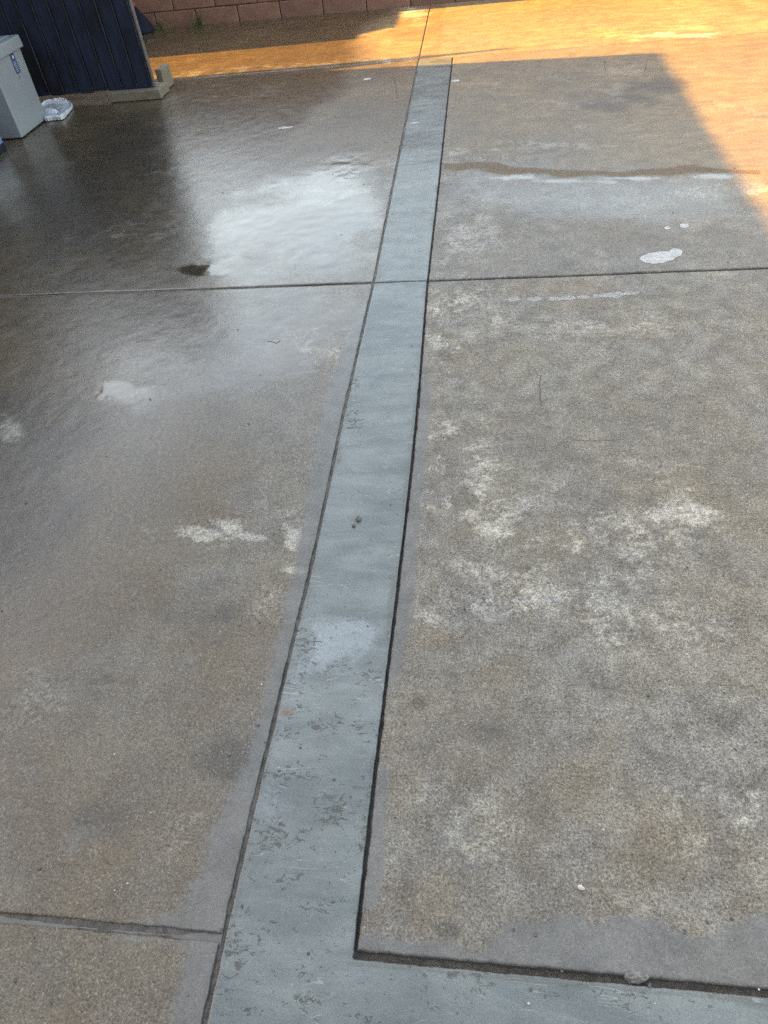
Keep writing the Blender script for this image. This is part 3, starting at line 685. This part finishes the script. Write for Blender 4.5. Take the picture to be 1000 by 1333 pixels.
# ------------------------------------------------------------------ grey plastic box with lid
def rounded_box(x0, x1, y0, y1, z0, z1, r, flare=0.0, seg=3):
    b = box_bm(x0, x1, y0, y1, z0, z1)
    cx, cy = (x0+x1)/2, (y0+y1)/2
    for v in b.verts:
        if v.co.z > (z0+z1)/2: v.co.x = cx+(v.co.x-cx)*(1+flare); v.co.y = cy+(v.co.y-cy)*(1+flare)
    bmesh.ops.bevel(b, geom=b.edges[:], offset=r, segments=seg, affect='EDGES', profile=.5)
    return b
def build_bin():
    t = empty('storage_box', (-3.28, 4.96, 0))
    tag(t, 'grey-blue plastic storage box with lid and blue label beside the navy panel', 'box')
    from_bm('body', rounded_box(-.30, .252, -.20, .185, .006, .445, .007, .02, 2), 'plastic', t)
    from_bm('lid', rounded_box(-.32, .275, -.225, .215, .432, .502, .009, -.015, 3), 'plastic', t)
    from_bm('lid_panel', rounded_box(-.27, .225, -.175, .165, .5022, .509, .004, -.01, 2), 'plastic', t)
    x = .2585
    st = from_bm('sticker', box_bm(x-.001, x+.0015, .030, .083, .318, .430, 0), 'sticker_blue', t)
    from_bm('print', box_bm(x+.0015, x+.0022, .034, .079, .398, .427), 'sticker_dark', st)
    from_bm('print', box_bm(x+.0022, x+.0028, .050, .066, .402, .418), 'white_plastic', st)
    for k in range(6): from_bm('print', box_bm(x+.0015, x+.002, .038, .038+random.uniform(.02, .036), .330+k*.010, .3325+k*.010), 'white_plastic', st)
    bm = bmesh.new(); bmesh.ops.create_cone(bm, cap_ends=True, segments=16, radius1=.008, radius2=.007, depth=.006)
    bmesh.ops.rotate(bm, verts=bm.verts[:], matrix=Matrix.Rotation(math.pi/2, 3, 'Y'))
    bmesh.ops.translate(bm, verts=bm.verts[:], vec=(x, .040, .300)); from_bm('lock', bm, 'metal', t)
    for s in (-.2, .14): from_bm('foot', box_bm(s, s+.05, -.15, .15, .003, .008), 'navy_plastic', t)
    return t
build_bin()
def build_carton():
    t = empty('cooler_bin', (-3.30, 4.42, 0))
    tag(t, 'white plastic bin with blue and navy bands at the left edge', 'bin')
    from_bm('base_band', rounded_box(-.26, .262, -.17, .142, .003, .045, .006), 'navy_plastic', t)
    from_bm('blue_band', rounded_box(-.256, .258, -.166, .138, .0452, .085, .004), 'blue_plastic', t)
    from_bm('body', rounded_box(-.254, .256, -.164, .136, .0854, .27, .008), 'white_plastic', t, True)
    from_bm('lid', rounded_box(-.265, .266, -.174, .146, .271, .30, .006), 'white_plastic', t, True)
    return t
build_carton()

# ------------------------------------------------------------------ translucent plastic tray on the ground
def build_tray():
    O = GP([(57, 136), (70, 132), (84, 131), (93, 136), (95, 141), (89, 149), (82, 156), (70, 157), (59, 158), (52, 150)])
    c = O.mean(0)
    t = empty('plastic_scrap', (c[0], c[1], .004))
    tag(t, 'crumpled scrap of white plastic packaging on the ground beside the grey box', 'plastic scrap')
    # smooth closed outline
    m = len(O); N = 60; out = []
    for k in range(N):
        u = k*m/N; i = int(u); f = u-i
        p0, p1, p2, p3 = O[(i-1) % m], O[i % m], O[(i+1) % m], O[(i+2) % m]
        out.append(.5*((2*p1)+(-p0+p2)*f+(2*p0-5*p1+4*p2-p3)*f*f+(-p0+3*p1-3*p2+p3)*f**3)-c)
    v = []; f = []
    prof = [(1.0, .0), (1.02, .010), (.97, .014), (.90, .007), (.75, .004), (.45, .009), (.02, .005)]
    rr = random.Random(3)
    for k, (s_, z) in enumerate(prof):
        for i in range(N):
            x, y = out[i]*s_*(1+(.02*(i % 2) if k in (0, 3) else 0))
            near = 1.0+.8*max(0, -y/.2)
            v.append((x, y, z*near+(.006*rr.random() if k > 1 else 0)))
    for k in range(len(prof)-1):
        for i in range(N):
            j = (i+1) % N; f.append((k*N+i, k*N+j, (k+1)*N+j, (k+1)*N+i))
    me = bpy.data.meshes.new('shell'); me.from_pydata(v, [], f); me.update(); link('shell', me, 'white_plastic', t)
    v = []; f = []
    for k in range(9):                         # a curled-over flap along the near side
        a = k/8; x = -.10+.16*a; h = .05*math.sin(math.pi*a)**.6
        v += [(x, -.14, .004), (x, -.115+.02*a, .02+h*.5), (x+.004, -.10, .012)]
        if k: b = len(v)-6; f += [(b, b+3, b+4, b+1), (b+1, b+4, b+5, b+2)]
    me = bpy.data.meshes.new('flap'); me.from_pydata(v, [], f); me.update(); link('flap', me, 'white_plastic', t)
build_tray()

# ------------------------------------------------------------------ dark bag with red handle at the wall
def build_bag():
    t = empty('dark_bag', (-3.19, 7.60, .003))
    tag(t, 'small dark navy bag with red tip slumped against the far wall', 'bag')
    n, R = 24, 9; v = []; f = []
    for k in range(R+1):
        z = .20*k/R; s = (1-(k/R)**1.6)*.10+.012
        for i in range(n):
            th = 2*math.pi*i/n; q = 1+.22*math.sin(3*th+k*.5)*(k/R)+.05*random.uniform(-1, 1)
            v.append((s*1.05*q*math.cos(th)-.02*k/R, s*.75*q*math.sin(th)+.04*k/R, z))
    for k in range(R):
        for i in range(n):
            j = (i+1) % n; f.append((k*n+i, k*n+j, (k+1)*n+j, (k+1)*n+i))
    f.append(tuple(range(n))[::-1]); f.append(tuple(R*n+i for i in range(n)))
    me = bpy.data.meshes.new('body'); me.from_pydata(v, [], f)
    for p in me.polygons: p.use_smooth = True
    me.update(); link('body', me, 'navy_plastic', t)
    b = bmesh.new(); bmesh.ops.create_uvsphere(b, u_segments=12, v_segments=8, radius=.02)
    for q in b.verts: q.co.z = q.co.z*1.5+.212; q.co.x -= .02; q.co.y += .04
    from_bm('tip', b, 'red', t, True)
build_bag()

# ------------------------------------------------------------------ weeds along the wall
def blades(n, spread, h, lean, seed):
    r = random.Random(seed); v = []; f = []
    for i in range(n):
        a = r.uniform(0, 2*math.pi); x, y = r.gauss(0, spread), r.gauss(0, spread*.35)
        hh = h*r.uniform(.45, 1.1); w = r.uniform(.0025, .0055); ln = lean*r.uniform(.3, 1.2)
        dx, dy = math.cos(a), -abs(math.sin(a))*.7; px, py = -dy, dx
        prev = None
        for k in range(5):
            t = k/4; cx = x+dx*ln*hh*t*t*1.4; cy = y+dy*ln*hh*t*t*1.4; cz = hh*(t-.35*ln*t*t)
            ww = w*(1-t)**.7
            b = len(v); v += [(cx-px*ww, cy-py*ww, cz), (cx+px*ww, cy+py*ww, cz)]
            if k: f.append((b-2, b-1, b+1, b))
    me = bpy.data.meshes.new('leaves'); me.from_pydata(v, [], f); me.update(); return me
for px, wy, n, sp, h, lb in ((213, 7.70, 46, .06, .12, 'low spreading weed clump at the wall foot, nearer the navy panel'), (262, 7.70, 34, .045, .17, 'taller bent weed clump at the wall foot, second from the navy panel')):
    t = empty('weed_clump', (G(px, 33 if px < 230 else 28)[0]*.985, 7.685, .0)); tag(t, lb, 'weed', 'weeds along the wall')
    link('leaves', blades(n, sp, h, .9, px), 'weed', t)
t = link('wall_foot_grass', blades(150, .5, .035, 1.0, 5), 'weed'); t.location = (-2.75, 7.693, 0)
tag(t, 'thin line of moss and grass in the joint along the wall', 'grass', kind='stuff')

# ------------------------------------------------------------------ loose bits
def stone(name, px, py, r, mat, seed, flat=.7):
    rr = random.Random(seed); b = bmesh.new(); bmesh.ops.create_icosphere(b, subdivisions=2, radius=r)
    for v in b.verts:
        k = 1+.35*float(fbm(np.array([v.co.x/r+seed]), np.array([v.co.y/r+v.co.z/r]), 1.3, 3, seed)[0])*2
        v.co = Vector((v.co.x*k*1.15, v.co.y*k*.85, v.co.z*k*flat))
    o = from_bm(name, b, mat, None, False); c = G(px, py)
    o.location = (c[0], c[1], r*flat*.75); o.rotation_euler = (0, 0, rr.uniform(0, 6)); return o
tag(stone('pebble', 467, 677, .0085, 'pebble', 3, .6), 'dark rounded pebble on the grey strip, larger of the two', 'pebble', 'pebbles on the strip')
tag(stone('pebble', 461, 685, .0055, 'pebble', 8, .6), 'tiny dark pebble on the grey strip, smaller of the two', 'pebble', 'pebbles on the strip')
tag(stone('pale_pebble', 756, 1156, .0058, 'chip', 12, .5), 'small white pebble on the near right slab', 'pebble')
lump = stone('mortar_lump', 829, 1272, .015, 'lump', 21, .6)
lump.scale = (1.25, .7, .75); lump.rotation_euler = (.15, .1, .1); lump.location.z = -.001; tag(lump, 'broken lump of mortar stuck in the near right joint', 'mortar lump')
def scatter(name, n, mat, rmin, rmax, label, seed):
    rr = random.Random(seed); b = bmesh.new()
    for i in range(n):
        px = rr.uniform(0, 1000); py = 100+1233*rr.random()**.9
        c = G(px, py); r = rr.uniform(rmin, rmax)*(1+.12*c[1])
        mtx = Matrix.Translation((c[0], c[1], r*.35)) @ Matrix.Rotation(rr.uniform(0, 6), 4, 'Z') @ Matrix.Diagonal((rr.uniform(.8, 1.8), 1, .5, 1))
        bmesh.ops.create_icosphere(b, subdivisions=1, radius=r, matrix=mtx)
    for v in b.verts: v.co += Vector((rr.uniform(-1, 1), rr.uniform(-1, 1), 0))*.0006
    tag(from_bm(name, b, mat), label, 'grit', kind='stuff')
scatter('dark_grit', 170, 'pebble', .0012, .0030, 'fine dark grit scattered over the concrete', 4)
scatter('pale_grit', 40, 'chip', .0008, .0018, 'fine pale grit scattered over the concrete', 5)

# ------------------------------------------------------------------ the unseen house along the left, with casters added to shape the shade
HX = -4.26
def yz_prism(poly_yz, x0, x1):
    b = prism_bm(poly_yz, x0, x1)
    for v in b.verts: v.co = (v.co.y, v.co.x, v.co.z)
    bmesh.ops.recalc_face_normals(b, faces=b.faces[:]); return b
def build_house():
    t = empty('house', (HX, 0, 0))
    tag(t, 'brown stucco house along the left of the yard', 'building')
    H = (1.185-HX)/math.cos(SUN_A)*TE
    from_bm('wall', box_bm(-6, -.30, -6.0, 6.08, -.055, H-.16), 'stucco_brown', t)
    from_bm('roof', yz_prism([(-6.3, H-.158), (6.11, H-.158), (6.11, H), (-6.3, H)], -6.3, 0.0), 'roof', t)
    from_bm('corner_pilaster', box_bm(-.30, -.005, 5.7, 6.105, -.055, H-.1585), 'stucco_brown', t)
    from_bm('shadow_wedge', yz_prism([(6.106, 1.0), (6.25, 1.74), (6.45, 2.62), (6.106, 1.76)], -.15, -.006), 'fascia', t)  # unseen wedge, shaped to cast the thin finger of shadow
    from_bm('shade_wing', box_bm(-.29, 9.5, -6.0, -2.65, -.0555, 2.9), 'stucco_brown', t)  # unseen wing added behind the camera to darken faces turned this way
    from_bm('shade_wing_roof', box_bm(.01, 9.8, -6.2, -2.45, 2.902, 3.05), 'roof', t)
    for y in (.2, 3.0):
        w = from_bm('window', box_bm(-.299, -.27, y, y+1.2, 1.0, 2.1), 'fascia', t)
        from_bm('pane', box_bm(-.269, -.262, y+.06, y+1.14, 1.06, 2.04), 'navy_plastic', w)
build_house()
def build_shadow_shed():
    t = empty('shadow_shed', (HX, 0, 0))
    tag(t, 'unseen low brown shed shaped to cast the far left shadow beyond the house', 'shed')
    from_bm('wall', yz_prism([(6.765, -.055), (6.765, .86), (6.97, 1.85), (7.10, 1.85), (7.28, 1.995), (8.2, 1.995), (8.2, -.055)], -1.4, 0), 'stucco_brown', t)  # unseen outline, drawn to throw the stepped far shadow
    from_bm('roof', yz_prism([(7.29, 1.997), (8.25, 1.997), (8.25, 2.02), (7.27, 2.02)], -1.45, .0), 'roof', t)
build_shadow_shed()
